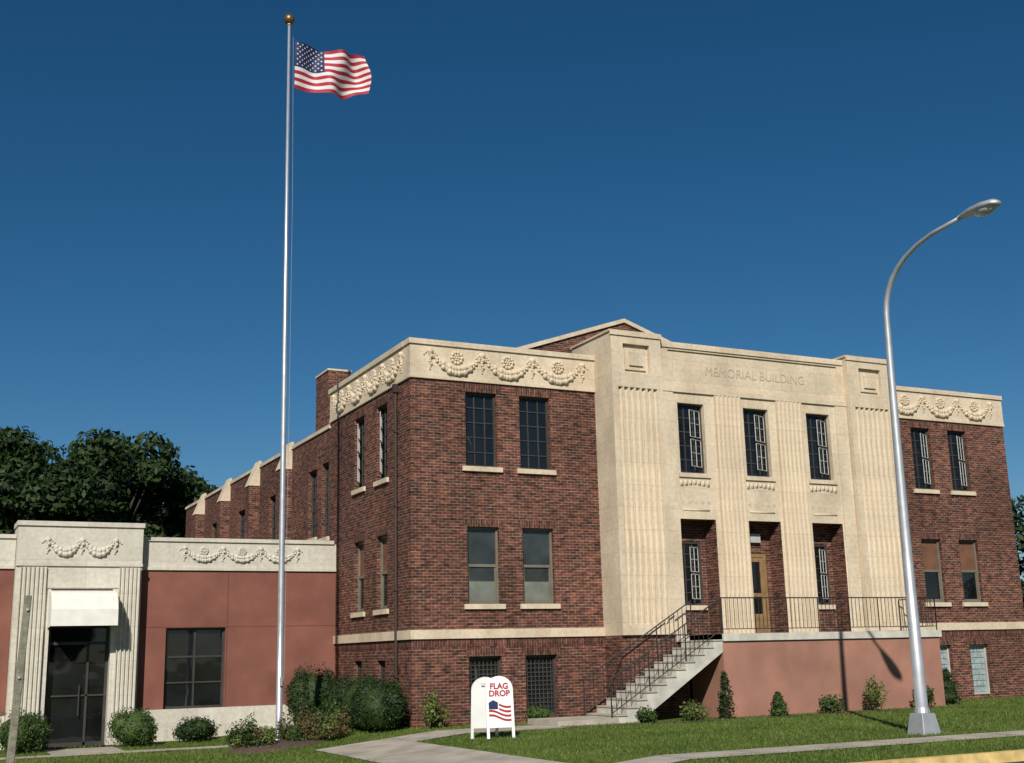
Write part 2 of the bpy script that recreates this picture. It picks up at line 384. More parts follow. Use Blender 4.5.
# ---- pavilion
FT=FR('F',-1.0); FC=FR('F',-.8)
def tower(x0,x1,f0,f1):
    c=part('stone_trim'); c.box(x0+.002,x1-.002,-.88,1.2,2.15,10.49)
    s0,s1=(x0+x1)/2-.44,(x0+x1)/2+.44
    w=part('stone_walls')
    wallh(w,FT,x0,x1,2.15,10.5,[(s0,s1,9.35,10.18,.11),(f0,f1,2.42,8.93,.12)],ends=.12)
    fluted(w,FT,f0,f1,2.42,8.93,-.118,-.005,7,.085)
    fbox(c,FT,s0+.1,s1-.1,9.45,10.08,-.118,-.07); fbox(c,FT,s0+.22,s1-.22,9.57,9.96,-.07,-.02)
    fbox(c,FT,x0-.03,x1+.03,10.4,10.52,.003,.04); c.box(x0-.04,x1+.04,-.998,1.25,10.503,10.56)
tower(5.6,7.25,5.76,7.1); tower(14.1,15.9,14.28,15.68)
cw=[(7.85,8.76),(10.16,11.07),(12.5,13.4)]; cl=[(7.75,8.95),(10.1,11.25),(12.42,13.58)]
w=part('stone_walls'); hs=[(7.62,13.85,9.2,10.2,.05)]
for a,b in cw:
    hs.append((a,b,6.62,8.65,.2)); winframe(FC,a,b,6.62,8.65,-.2,'gridp')
    fbox(part('stone_trim'),FC,a-.08,b+.08,6.5,6.62,-.15,.05)
for a,b in cl: hs.append((a,b,2.12,5.32,.6,part('walls')))
wallh(w,FC,7.25,14.1,2.1,10.38,hs,ends=.05)
part('stone_trim').box(7.252,14.098,-.75,1.15,8.9,10.36)
part('stone_trim').box(7.28,14.07,-.84,-.801,10.26,10.38); part('stone_trim').box(7.26,14.09,-.82,1.15,10.383,10.43)
for a,b in ((9.12,10.02),(11.35,12.28)): fluted(w,FC,a,b,2.13,8.95,-.0,.1,6,.07)
for a,b in ((7.27,7.7),(13.63,14.08)): fbox(w,FC,a,b,2.13,8.95,.0,.04)
fbox(w,FC,7.27,14.08,8.95,9.1,.0,.06)
for a,b in cw:
    c=(a+b)/2
    for k in range(-3,4):
        fbox(rl,FC,c+k*.15-.05,c+k*.15+.05,6.3-.02*abs(k),6.42,.0,.012)
    fbox(rl,FC,a,b,5.55,5.6,.0,.012)
    for k in range(-2,3): rosette(rl,FR('F',-.775),c+k*.22,5.8,.08)
# recess back wall
FB=FR('F',-.2)
hs=[(8.0,8.78,2.95,4.75,.08),(10.22,11.1,2.12,4.45,.08),(12.68,13.42,2.95,4.75,.08)]
wallh(part('walls'),FB,7.3,14.05,2.1,5.6,hs)
winframe(FB,8.0,8.78,2.95,4.75,-.08,'gridp'); winframe(FB,12.68,13.42,2.95,4.75,-.08,'gridp')
sill(FB,8.02,8.76,2.95); sill(FB,12.7,13.4,2.95)
d=part('door')
fbox(d,FB,10.22,10.32,2.12,4.45,-.08,-.02); fbox(d,FB,11.0,11.1,2.12,4.45,-.08,-.02); fbox(d,FB,10.32,11.0,4.33,4.45,-.08,-.02)
for a,b,c,e in ((10.32,10.43,2.14,4.33),(10.89,11.0,2.14,4.33),(10.43,10.89,2.14,2.7),(10.43,10.89,4.2,4.33),(10.43,10.89,3.2,3.3)): fbox(d,FB,a,b,c,e,-.08,-.04)
fbox(part('glazing'),FB,10.22,11.1,2.12,4.45,-.1,-.07)
fbox(part('frames_pale'),FB,10.5,10.85,4.75,5.0,0,.12)
fbox(part('walls'),FR('F',-.9),5.6,7.7,-.5,2.148,-.9,0); fbox(part('walls'),FR('F',-.9),15.3,15.9,-.5,2.148,-.9,0)
def text(body,size,loc,mat,parent,rotz=0,ext=.01,name='lettering',align='CENTER'):
    t=bpy.data.curves.new(name,'FONT'); t.body=body; t.size=size; t.extrude=ext; t.align_x=align; t.materials.append(mat)
    o=bpy.data.objects.new(name,t); COL.objects.link(o); o.location=loc; o.rotation_euler=(math.pi/2,0,rotz); o.parent=parent; return o
text('MEMORIAL BUILDING',.38,(10.75,-.7505,9.54),STONE,bld,ext=.010)
# terrace + stairs
tw=part('terrace_wall'); tw.box(7.7,15.3,-2.5,-1.003,-.5,1.93)
tc=part('terrace_cap'); tc.box(7.7,15.36,-2.56,-1.003,1.933,2.12); tc.box(7.3,14.05,-1.0,-.203,1.95,2.115)
n=12;r=2.12/n;run=.3
pts=[(7.698,1.66),(7.698,2.117)]
xx,zz=7.698,2.117
for i in range(n):
    zz-=r
    pts.append((xx,zz)); xx-=run
    if i<n-1: pts.append((xx,zz))
pts.append((xx+.02,0)); pts.append((xx+.02,-.2)); pts.append((xx+.62,-.2))
sm=part('staircase'); sm.prism([(a,-2.5,c) for a,c in pts],[(a,-1.01,c) for a,c in pts])
xx,zz=7.698,2.117
for i in range(n-1):
    zz-=r; part('stair_treads').box(xx-run-.02,xx,-2.53,-1.02,zz+.002,zz+.035); xx-=run
part('stair_treads').box(2.7,xx,-2.6,-1.0,-.2,.14)
ir=part('railings')
def rail(p0,p1,h,nb,r=.018,br=.009,low=.12):
    p0=Vector(p0);p1=Vector(p1);U=Vector((0,0,1))
    ir.tube(p0+U*h,p1+U*h,r,n=6); ir.tube(p0+U*low,p1+U*low,r*.7,n=6)
    for i in range(nb+1):
        p=p0.lerp(p1,i/nb); big=(i%8==0)
        ir.tube(p+U*(0 if big else low),p+U*h,r if big else br,n=5)
rail((7.75,-2.47,2.12),(15.28,-2.47,2.12),.93,56)
rail((15.28,-2.47,2.12),(15.28,-1.05,2.12),.93,8)
rail((4.3,-2.44,.12),(7.72,-2.44,2.1),.93,24); rail((4.3,-1.1,.12),(7.72,-1.1,2.1),.93,24)
# ---- rear hall
hw=part('walls')
hs=[(6.98,7.7,5.4,7.75,.17),(8.25,9.15,5.5,7.7,.17),(12.9,14.0,5.6,7.5,.17),(17.6,18.7,5.6,7.5,.17),(22.3,23.4,5.6,7.5,.17),(26.6,27.6,5.6,7.5,.17)]
for h in hs: winframe(L0,h[0],h[1],h[2],h[3],-.17,'grid'); sill(L0,h[0],h[1],h[2])
wallh(hw,L0,6.8,29,-.9,8.78,hs)
fbox(part('stone_trim'),L0,6.88,29.05,8.783,8.9,-.3,.05)
for y in (11.4,15.7,20.4,25.2):
    fbox(hw,L0,y-.28,y+.28,-.8,8.1,.0,.4)
    part('stone_trim').prism([(-.43,y-.3,8.103),(.0,y-.3,8.103),(.05,y-.3,9.05),(-.05,y-.3,9.05)],[(-.43,y+.3,8.103),(.0,y+.3,8.103),(.05,y+.3,9.05),(-.05,y+.3,9.05)])
hw.box(.3,XR-.01,28.9,29,-.9,8.7); hw.box(XR-.3,XR-.003,.3,28.9,-.9,8.92)
ch=part('walls'); ch.box(.05,.8,7.3,8.6,8.0,10.75); part('stone_trim').box(.02,.83,7.27,8.63,10.753,10.81)
# gable parapet
gz=lambda X: 9.67+.34*(X if X<10.7 else 21.4-X)
gp=[(.3,8.0),(.3,gz(.3)),(10.7,gz(10.7)),(21.1,gz(21.1)),(21.1,8.0)]
gm=part('walls'); gm.prism([(a,6.45,c-.12) for a,c in gp],[(a,6.75,c-.12) for a,c in gp])
cp=part('stone_trim')
cq=[(.3,gz(.3)-.117),(10.7,gz(10.7)-.117),(21.1,gz(21.1)-.117),(21.1,gz(21.1)+.03),(10.7,gz(10.7)+.03),(.3,gz(.3)+.03)]
cp.prism([(a,6.38,c) for a,c in cq],[(a,6.82,c) for a,c in cq])
rf=part('roof'); rf.box(.3,21.1,.3,6.45,9.3,9.4)
rf.prism([(.32,6.76,8.6),(10.7,6.76,12.9),(21.08,6.76,8.6)],[(.32,28.8,8.6),(10.7,28.8,12.9),(21.08,28.8,8.6)])
dp=part('downspout'); dp.tube((-.07,.95,-.1),(-.07,.95,8.9),.045,n=8); dp.box(-.14,0,.87,1.03,8.7,8.93)
for z in (1.2,3.4,5.6,7.6): dp.box(-.13,0,.89,1.01,z,z+.05)
MATS={'walls':BR,'soldier_lintels':SOL,'stone_trim':STONE,'stone_walls':STONE,'relief':RELIEF,'sills':STONE,'frames_dark':METD,'frames_pale':METL,'frames_olive':METO,
'grates':METD,'glazing':GLASS,'shades':SHADE,'blinds':BLIND,'panels':BROWNP,'glass_blocks':GBLOCK,'voids':METD,'door':WOODD,'terrace_wall':STUC2,'terrace_cap':CONCW,
'staircase':CONCW,'stair_treads':CONC,'railings':IRON,'roof':ROOFM,'downspout':PIPE}
for k,m in B.items(): m.obj(k,MATS[k],bld,smooth=(k=='relief'))
# ============================================================ annex
B={}
anx=empty('stucco_annex_building')
FA=FR('F',6.2); FE=FR('F',5.8)
w=part('annex_walls')
wallh(w,FA,-5.72,-.002,.47,4.27,[(-4.93,-3.26,.47+.0,2.67,.2)])
for x in (-3.22,-1.6): fbox(part('joints'),FA,x-.012,x+.012,.47,4.27,-.01,.003)
fbox(part('joints'),FA,-5.7,-.01,2.68,2.7,-.01,.003)
winframe(FA,-4.93,-3.26,.47,2.67,-.2,'bigd')
fbox(part('glazing'),FA,-4.93,-3.26,.47,2.67,-.24,-.19)
fbox(part('frames_dark'),FA,-4.12,-4.07,.53,2.61,-.2,-.15); fbox(part('frames_dark'),FA,-4.87,-3.32,1.85,1.9,-.2,-.152); fbox(part('frames_dark'),FA,-4.87,-3.32,1.15,1.19,-.2,-.152)
s=part('annex_stone')
fbox(s,FA,-5.72,-.004,4.273,5.08,-.3,.03); fbox(s,FA,-5.72,-.085,5.083,5.19,-.35,.08); fbox(s,FA,-5.72,-.004,4.273,4.36,.032,.06)
fbox(s,FA,-5.72,-.004,-.9,.467,-.2,.05)
wallh(w,FA,-24,-8.98,.47,4.27,[(-13.5,-11.5,.6,2.67,.2)]); winframe(FA,-13.5,-11.5,.6,2.67,-.2,'bigd'); fbox(part('glazing'),FA,-13.5,-11.5,.6,2.67,-.24,-.19)
fbox(s,FA,-24,-8.98,4.273,5.08,-.3,.03); fbox(s,FA,-24,-8.98,5.083,5.19,-.35,.08); fbox(s,FA,-24,-8.98,4.273,4.36,.032,.06); fbox(s,FA,-24,-8.98,-.9,.467,-.2,.05)
s.box(-24,-23.7,6.5,20,-.9,5.1); part('roof').box(-23.7,-.05,6.5,20,4.7,4.8); s.box(-24,-.05,19.8,20,-.9,5.1)
wallh(s,FE,-8.97,-5.72,-.9,5.4,[(-8.05,-6.46,-.9,3.72,.35)],ends=1.2)
fbox(s,FE,-9.0,-5.69,5.403,5.53,-1.2,.05); fbox(s,FE,-8.98,-5.71,4.33,4.41,.0,.05); 
fbox(s,FE,-8.2,-6.3,3.75,4.25,.003,.03)
for a,b in ((-8.85,-8.2),(-6.32,-5.78)): fluted(s,FE,a,b,.0,4.3,.0,.1,6 if a<-7 else 5,.06); fbox(s,FE,a-.03,b+.03,-.8,-.003,.0,.14)
fbox(part('glazing'),FE,-8.05,-6.46,-.38,3.72,-.4,-.33)
fd=part('frames_dark')
for a,b,c,e in ((-8.05,-7.97,-.38,3.7),(-6.54,-6.46,-.38,3.7),(-7.02,-6.96,-.38,2.3),(-7.97,-6.54,2.25,2.33),(-7.97,-6.54,-.38,-.28),(-7.97,-6.54,.9,.94)): fbox(fd,FE,a,b,c,e,-.33,-.27)
fbox(fd,FE,-7.2,-7.17,.4,1.2,-.27,-.2)
fbox(part('door_step'),FE,-8.3,-6.2,-.6,-.38,-.35,.9)
a=part('awning'); x0,x1=-8.1,-6.42
prof=[(0,3.68),(.45,3.6),(.72,3.42),(.84,3.15),(.86,2.72)]
for (d0,z0),(d1,z1) in zip(prof[:-1],prof[1:]):
    a.face([FE.p(x0,z0,d0),FE.p(x1,z0,d0),FE.p(x1,z1,d1),FE.p(x0,z1,d1)])
for x in (x0,x1): a.face([FE.p(x,z,d) for d,z in prof]+[FE.p(x,2.68,0)])
rl=part('relief')
fe=FR('F',5.79); fa=FR('F',6.165)
T=[-8.2,-7.32,-6.45]
for t in T: tassel(rl,fe,t,4.98,.3,.05)
for p,q in zip(T[:-1],T[1:]): swag(rl,fe,p+.07,q-.07,4.95,.25,.07)
T=[-4.5,-3.4,-2.3,-1.2]
for t in T: tassel(rl,fa,t,4.86,.3,.045)
for p,q in zip(T[:-1],T[1:]): swag(rl,fa,p+.07,q-.07,4.8,.2,.06); rosette(rl,fa,(p+q)/2,4.83,.12)
MATS.update({'annex_walls':STUC,'joints':simple('joint',(.13,.05,.04),.9),'annex_stone':STONE2,'door_step':CONC,'awning':AWN,'relief':RELIEF2})
for k,m in B.items(): m.obj(k,MATS[k],anx,smooth=(k=='relief'))
# ============================================================ ground
def gz0(x): return -.38*min(1,max(0,-x/4))
KY=-14.2
def sheet(name,x0,x1,y0,y1,off,mat,rise=0):
    xs=sorted(set([x0,x1]+[v for v in (-4,0) if x0<v<x1])); m=MB()
    for a,b in zip(xs[:-1],xs[1:]):
        m.face([(a,y0,gz0(a)+off),(b,y0,gz0(b)+off),(b,y1,gz0(b)+off),(a,y1,gz0(a)+off)])
    return m.obj(name,mat)
g=MB(); xs=[-600,-60,-4,0,60,600]
rows=[(900,0),(60,0),(KY-.1,0),(KY-.12,-.16),(-900,-.16)]
for (ya,oa),(yb,ob) in zip(rows[:-1],rows[1:]):
    for a,b in zip(xs[:-1],xs[1:]):
        g.face([(a,yb,gz0(a)+ob),(b,yb,gz0(b)+ob),(b,ya,gz0(b)+oa),(a,ya,gz0(a)+oa)])
g.obj('ground_lawn',GRASS)
sheet('road',-300,300,-27.5,KY-.16,-.15,ASPH)
rp=empty('road_markings')
for k in range(-12,13):
    o=sheet('dash_line',k*8.,k*8+3.,-21,-20.88,-.146,YEL); o.parent=rp
k=MB(); xs=[-300,-4,0,300]
for a,b in zip(xs[:-1],xs[1:]):
    k.prism([(a,KY,gz0(a)+.012),(a,KY-.16,gz0(a)+.012),(a,KY-.16,gz0(a)-.3),(a,KY,gz0(a)-.3)],[(b,KY,gz0(b)+.012),(b,KY-.16,gz0(b)+.012),(b,KY-.16,gz0(b)-.3),(b,KY,gz0(b)-.3)])
k.obj('kerb',YEL)
def slabs(name,x0,x1,y0,y1,step=1.5,horiz=True):
    m=MB(); a=x0 if horiz else y0; e=x1 if horiz else y1
    while a<e-1e-6:
        b=min(a+step,e)
        xa,xb,ya,yb=(a+.008,b-.008,y0,y1) if horiz else (x0,x1,a+.008,b-.008)
        sub=sorted(set([xa,xb]+[v for v in(-4,0) if xa<v<xb]))
        for p,q in zip(sub[:-1],sub[1:]): m.face([(p,ya,gz0(p)+.014),(q,ya,gz0(q)+.014),(q,yb,gz0(q)+.014),(p,yb,gz0(p)+.014)])
        a=b
    o=m.obj(name,WALK); j=sheet('joint_bed',x0,x1,y0,y1,.006,MULCH); j.parent=o
slabs('pavement',-60,60,-12.1,-11.1)
slabs('path_to_steps',-3.0,-1.2,-11.09,-1.6,horiz=False)
slabs('path_along_front',-1.19,2.69,-3.2,-1.6)
slabs('path_to_annex',-16,-3.0,2.2,2.95)
slabs('path_to_annex_door',-8.1,-6.4,2.96,4.89,horiz=False)
slabs('path_crossing',-3.0,-1.2,KY+.003,-12.11,horiz=False)
def inwalk(x,y):
    e=random.uniform(-.04,.05)
    return (-12.1-e<y<-11.1+e) or (-3.0-e<x<-1.2+e and y<-1.6+e) or (-1.2<x<2.7 and -3.2-e<y<-1.6+e) or (y>2.2-e and y<2.95+e and x<-2.98) or (-8.15<x<-6.35 and 2.9<y<5) or y<KY or (x>-.05 and x<21.8 and y>-.1) or (5.4<x<16 and y>-1) or (2.6<x<15.4 and y>-2.62) or y>5.75
V=[];Fc=[]
cnt=0
while cnt<120000:
    x=random.uniform(-10,26); y=random.uniform(KY,5.7)
    if inwalk(x,y): continue
    h=random.uniform(.03,.07); a=random.uniform(0,6.28); wd=random.uniform(.006,.014); dx,dy=math.cos(a)*wd,math.sin(a)*wd
    lx,ly=random.gauss(0,.025),random.gauss(0,.025); z=gz0(x)
    i=len(V); V+=[(x-dx,y-dy,z),(x+dx,y+dy,z),(x+lx,y+ly,z+h)]; Fc.append((i,i+1,i+2)); cnt+=1
me=bpy.data.meshes.new('grass'); me.from_pydata(V,[],Fc); me.materials.append(BLADE); o=bpy.data.objects.new('grass',me); COL.objects.link(o)
# ============================================================ foliage
def leaves(cents,rad,count,size,inner=.55):
    V=[];Fs=[]
    for (c,r,n) in zip(cents,rad,count):
        d=rng.normal(size=(n,3)); d/=np.linalg.norm(d,axis=1)[:,None]
        rr=rng.uniform(inner,1.08,size=(n,1))**.6
        lump=1+.13*np.sin(d[:,:1]*7+c[0]*3)*np.cos(d[:,1:2]*6+c[1])+.1*np.sin(d[:,2:3]*9)
        p=np.array(c)+d*np.array(r)*rr*lump
        nn=d+rng.normal(size=(n,3))*.7; nn/=np.linalg.norm(nn,axis=1)[:,None]
        t=np.cross(nn,rng.normal(size=(n,3))); t/=np.linalg.norm(t,axis=1)[:,None]; b=np.cross(nn,t)
        s=size*rng.uniform(.6,1.3,size=(n,1))
        q=np.stack([p-t*s,p-b*s*.5,p+t*s,p+b*s*.5],1).reshape(-1,3)
        i0=len(V); V+=q.tolist(); Fs+=[(i0+4*k,i0+4*k+1,i0+4*k+2,i0+4*k+3) for k in range(n)]
    return V,Fs
def mkmesh(name,V,Fs,mat,parent=None):
    me=bpy.data.meshes.new(name); me.from_pydata(V,[],Fs); me.materials.append(mat); o=bpy.data.objects.new(name,me); COL.objects.link(o)
    if parent: o.parent=parent
    return o
def shrub(name,x,y,rx,ry,h,mat,size=.032,n=None,zb=None,core=True,cone=False):
    z=gz0(x) if zb is None else zb
    root=empty(name)
    if cone:
        cs=[(x,y,z+h*.22),(x,y,z+h*.5),(x,y,z+h*.78)]; rs=[(rx,ry,h*.26),(rx*.8,ry*.8,h*.28),(rx*.45,ry*.45,h*.24)]
    else:
        cs=[(x,y,z+h*.48)]; rs=[(rx,ry,h*.53)]
        for _ in range(5): 
            a=random.uniform(0,6.28); cs.append((x+rx*.5*math.cos(a),y+ry*.5*math.sin(a),z+h*random.uniform(.35,.62))); rs.append((rx*.55,ry*.55,h*.38))
    n=n or int(2200*max(rx,.3)*max(h,.4)*4)
    tot=[max(60,int(n/len(cs)))]*len(cs); V,Fs=leaves(cs,rs,tot,size,.7 if core else .4); mkmesh('leaves',V,Fs,mat,root)
    m=MB()
    if core:
        for c,r in zip(cs,rs): m.ball(c,(r[0]*.78,r[1]*.78,r[2]*.8),10,7)
        m.obj('inner_foliage',mat,root,smooth=True)
    st=MB(); st.tube((x,y,z-.1),(x,y,z+h*.5),.04,.02,6); st.obj('stem',BARK,root)
    return root
shrub('boxwood_shrub',-5.98,4.6,.6,.6,.95,LEAF_MD)
shrub('boxwood_shrub',-8.7,4.4,.7,.7,1.0,LEAF_MD)
shrub('boxwood_shrub',-4.2,5.3,.6,.5,.65,LEAF_DK)
shrub('yew_shrub',-1.15,4.6,.75,.7,1.6,LEAF_DK)
for xx_,yy_,h_ in ((-.75,3.0,1.35),(-.7,1.9,1.3),(-.65,1.0,1.3),(-.8,.1,1.2)): shrub('yew_shrub',xx_,yy_,.62,.62,h_,LEAF_DK)
shrub('perennial_plant',.45,-.5,.32,.3,.55,LEAF_YG,.05,core=False,n=500)
shrub('perennial_plant',.15,-.75,.28,.25,.9,LEAF_YG,.05,core=False,n=350)
shrub('perennial_plant',3.3,-.5,.35,.3,.4,LEAF_MD,.05,n=500)
for xx_,rx_,h_,cn,mt,cr in ((4.9,.26,.4,False,LEAF_MD,False),(6.3,.38,.5,False,LEAF_YG,False),(7.25,.24,1.15,True,LEAF_DK,False),(8.9,.24,.6,True,LEAF_MD,True),(10.6,.36,.5,False,LEAF_MD,False),(12.2,.34,.95,False,LEAF_YG,False),(13.9,.3,.6,False,LEAF_MD,False)):
    shrub('terrace_shrub',xx_,-3.1,rx_,rx_,h_,mt,.04,cone=cn,n=900,core=cr)
shrub('arborvitae_shrub',15.9,-2.0,.38,.38,1.0,LEAF_DK,cone=True,n=1800)
sheet('planting_strip',2.75,15.6,-3.5,-2.62,.009,MULCH)
fb=empty('flower_bed')
m=MB(); m.ball((-2.95,.4,-.42),(1.6,.95,.28),24,8); m.obj('mulch_mound',MULCH,fb,smooth=True)
for _ in range(34):
    a=random.uniform(0,6.28); r=random.uniform(0,1)**.5; x=-2.95+1.4*r*math.cos(a); y=.4+.75*r*math.sin(a); h=random.uniform(.25,.8)
    if abs(x+3.1)<.25 and abs(y-1.)<.3: continue
    mt=random.choice([LEAF_MD,LEAF_YG,LEAF_BR,LEAF_MD,LEAF_DK,LEAF_BR]); s_=random.uniform(.15,.3)
    V,Fs=leaves([(x,y,gz0(x)+.1+h*.5)],[(s_,s_,h*.55)],[320],.035,.2); mkmesh('plant',V,Fs,mt,fb)
def tree(name,x,y,H,R,zb,mat,leaf,nclump,nleaf,crown0=.3):
    root=empty(name); t=MB(); top=zb+H*.6
    t.path([(x,y,zb-.3),(x+.1,y,zb+H*.15),(x-.1,y+.1,zb+H*.35),(x,y,top)],[H*.025,H*.02,H*.016,H*.008],8)
    cs=[];rs=[]
    for k in range(nclump):
        a=random.uniform(0,6.28); hz=random.uniform(crown0,.9); rad=R*math.sqrt(max(.05,1-((hz-.5)/.5)**2))*random.uniform(.3,.85)
        c=(x+rad*math.cos(a),y+rad*math.sin(a),zb+H*hz); r=R*random.uniform(.2,.36)
        cs.append(c); rs.append((r,r,r*.75))
        s0=Vector((x,y,zb+H*min(.58,hz*.6))); e=Vector(c); t.tube(s0,s0.lerp(e,.95),H*.007,H*.002,5)
    V,Fs=leaves(cs,rs,[nleaf]*nclump,leaf); mkmesh('crown',V,Fs,mat,root); t.obj('trunk',BARK,root)
for (x,y,H,R) in ((-15,36,13.6,5.5),(-11,38,13.9,5.0),(-7.6,39,14.8,5.0),(-5,36,14.8,4.7),(-2.2,37,14.6,4.7),(.8,39,13.5,4.5),(3.6,42,12.8,3.8),(6.2,45,11.2,2.8),(-20,42,15,6),(-26,38,14,6),(-2.5,46,15.5,5),(-8,46,15.5,5)):
    tree('deciduous_tree',x,y,H,R,-.4,LEAF_TREE,.2,42,560,.15)
tree('deciduous_tree',24.3,-.5,6.4,2.6,0,LEAF_DK,.11,40,520,.08)
tree('deciduous_tree',27.5,6,7.5,3,0,LEAF_TREE,.15,24,350,.08)
tree('deciduous_tree',-15.2,-9.2,7.2,2.7,-.4,LEAF_TREE,.14,30,380,.3)
for (x,y,H,R) in ((-2,-62,11,5),(16,-58,12,5.5),(34,-60,10,5),(52,-62,12,6),(-22,-66,12,5)):  # unseen trees added across the street, as something dark for the windows to reflect
    tree('deciduous_tree',x,y,H,R,-.4,LEAF_TREE,.4,26,200,.2)
# ============================================================ flagpole + flag
px,py=-3.1,1.0; gzp=gz0(px)
fp=empty('flagpole'); m=MB()
m.path([(px,py,gzp-.2),(px,py,gzp+3),(px-.03,py,9),(px-.08,py,19.0)],[.085,.08,.065,.036],12); m.obj('shaft',ALU,fp,smooth=True)
m=MB(); m.tube((px,py,gzp-.1),(px,py,gzp+.14),.2,.12,16); m.tube((px-.08,py,18.96),(px-.08,py,19.03),.06,.05,12); m.obj('collar_and_truck',GALV,fp)
m=MB(); m.ball((px-.08,py,19.13),.155,20,12); m.obj('ball_finial',BRONZE,fp,smooth=True)
m=MB(); m.path([(px+.09,py-.05,1.2),(px+.10,py-.05,8),(px+.09,py-.04,14),(px+.03,py-.04,18.6)],[.005]*4,5)
m.box(px-.03,px+.03,py-.13,py-.08,1.1,1.3); m.obj('halyard',ROPE,fp)
fx0,fz1=px+.10,18.52
FL,FH=2.34,1.42
def fpos(u,v):
    y=py+.19*math.sin(u*10.5-v*1.6)*min(1,u*3)+.08*math.sin(u*21+v*5)*u+ .12*u
    x=fx0+FL*u*.93+.05*math.sin(v*5+u*6)*u
    z=fz1-FH*(1-v)+(.07*math.sin(u*8.0+.6)*u+.05*u)-.10*math.sin(u*math.pi)*(.6+.2*(1-v))+.16*u*(1-v)
    return Vector((x,y,z))
flag=empty('american_flag'); nu=50; rowm=2
for nm,mt,cond in (('red_stripes',REDP,lambda s,u:s%2==0 and not(u<20 and s<7)),('white_stripes',FWHITE,lambda s,u:s%2==1 and not(u<20 and s<7)),('canton',BLUEP,lambda s,u:u<20 and s<7)):
    m=MB()
    for s_ in range(13):
        for j in range(rowm):
            for u in range(nu):
                if cond(s_,u):
                    v1=1-(s_+j/rowm)/13; v0=1-(s_+(j+1)/rowm)/13
                    m.face([fpos(u/nu,v0),fpos((u+1)/nu,v0),fpos((u+1)/nu,v1),fpos(u/nu,v1)])
    m.obj(nm,mt,flag)
m=MB()
for r in range(9):
    for c in range(6 if r%2==0 else 5):
        cu=(.4)*( (2*c+1+(r%2))/12 ); cv=1-(7/13)*((r+1)/10)
        for sd in(-1,1):
            pts=[]
            for k in range(10):
                a=math.pi/2+k*math.pi/5; rr=.036 if k%2==0 else .015
                p=fpos(cu+rr*math.cos(a)/FL,cv+rr*math.sin(a)/FH); pts.append((p.x,p.y+sd*.006,p.z))
            m.face(pts)
m.obj('stars',FWHITE,flag)
# ============================================================ street lamp
sl=empty('street_lamp'); lx,ly=6.68,-10.4
m=MB(); m.path([(lx,ly,.4),(lx,ly,4),(lx+.03,ly,7.2),(lx+.05,ly-.01,8.6),(lx+.05,ly-.05,8.85),(lx+.05,ly-.14,9.08),(lx+.05,ly-.28,9.30),(lx+.05,ly-.46,9.48),(lx+.05,ly-.7,9.64),(lx+.05,ly-1.05,9.79),(lx+.05,ly-1.5,9.90),(lx+.05,ly-2.3,9.98)],[.125,.10,.075,.065,.062,.06,.056,.053,.05,.047,.044,.04],14)
m.obj('curved_pole',GALV,sl,smooth=True)
m=MB(); m.prism([(lx-.24,ly-.24,-.05),(lx+.24,ly-.24,-.05),(lx+.24,ly+.24,-.05),(lx-.24,ly+.24,-.05)],[(lx-.17,ly-.17,.40),(lx+.17,ly-.17,.40),(lx+.17,ly+.17,.40),(lx-.17,ly+.17,.40)])
m.tube((lx,ly,.40),(lx,ly,.52),.16,.13,14); m.obj('base_box',GALV,sl,bevel=.015)
m=MB()
secs=[(0,.05,.05,0),(.12,.09,.07,.0),(.35,.15,.10,.0),(.65,.19,.12,-.01),(.9,.16,.10,-.02),(1.0,.07,.05,-.03)]
rings=[];nn=14; hy=2.22; hz=9.98
for (t,rw,rh_,dz) in secs:
    i=len(m.v); rings.append(i)
    for q in range(nn):
        a=2*math.pi*q/nn; zz=math.sin(a)*rh_; zz=zz if zz>0 else zz*.55
        m.v.append((lx+.05+rw*math.cos(a),ly-hy-t,hz+dz+zz))
for A_,B_ in zip(rings[:-1],rings[1:]):
    for q in range(nn): m.f.append((A_+q,A_+(q+1)%nn,B_+(q+1)%nn,B_+q))
m.f.append(tuple(range(rings[0],rings[0]+nn))); m.f.append(tuple(range(rings[-1],rings[-1]+nn)))
m.obj('luminaire_head',GALV,sl,smooth=True)
m=MB(); m.ball((lx+.05,ly-hy-.66,hz-.05),(.15,.27,.12),14,8); m.obj('lens',simple('lamp_lens',(.45,.47,.48),.15,spec=.7),sl,smooth=True)
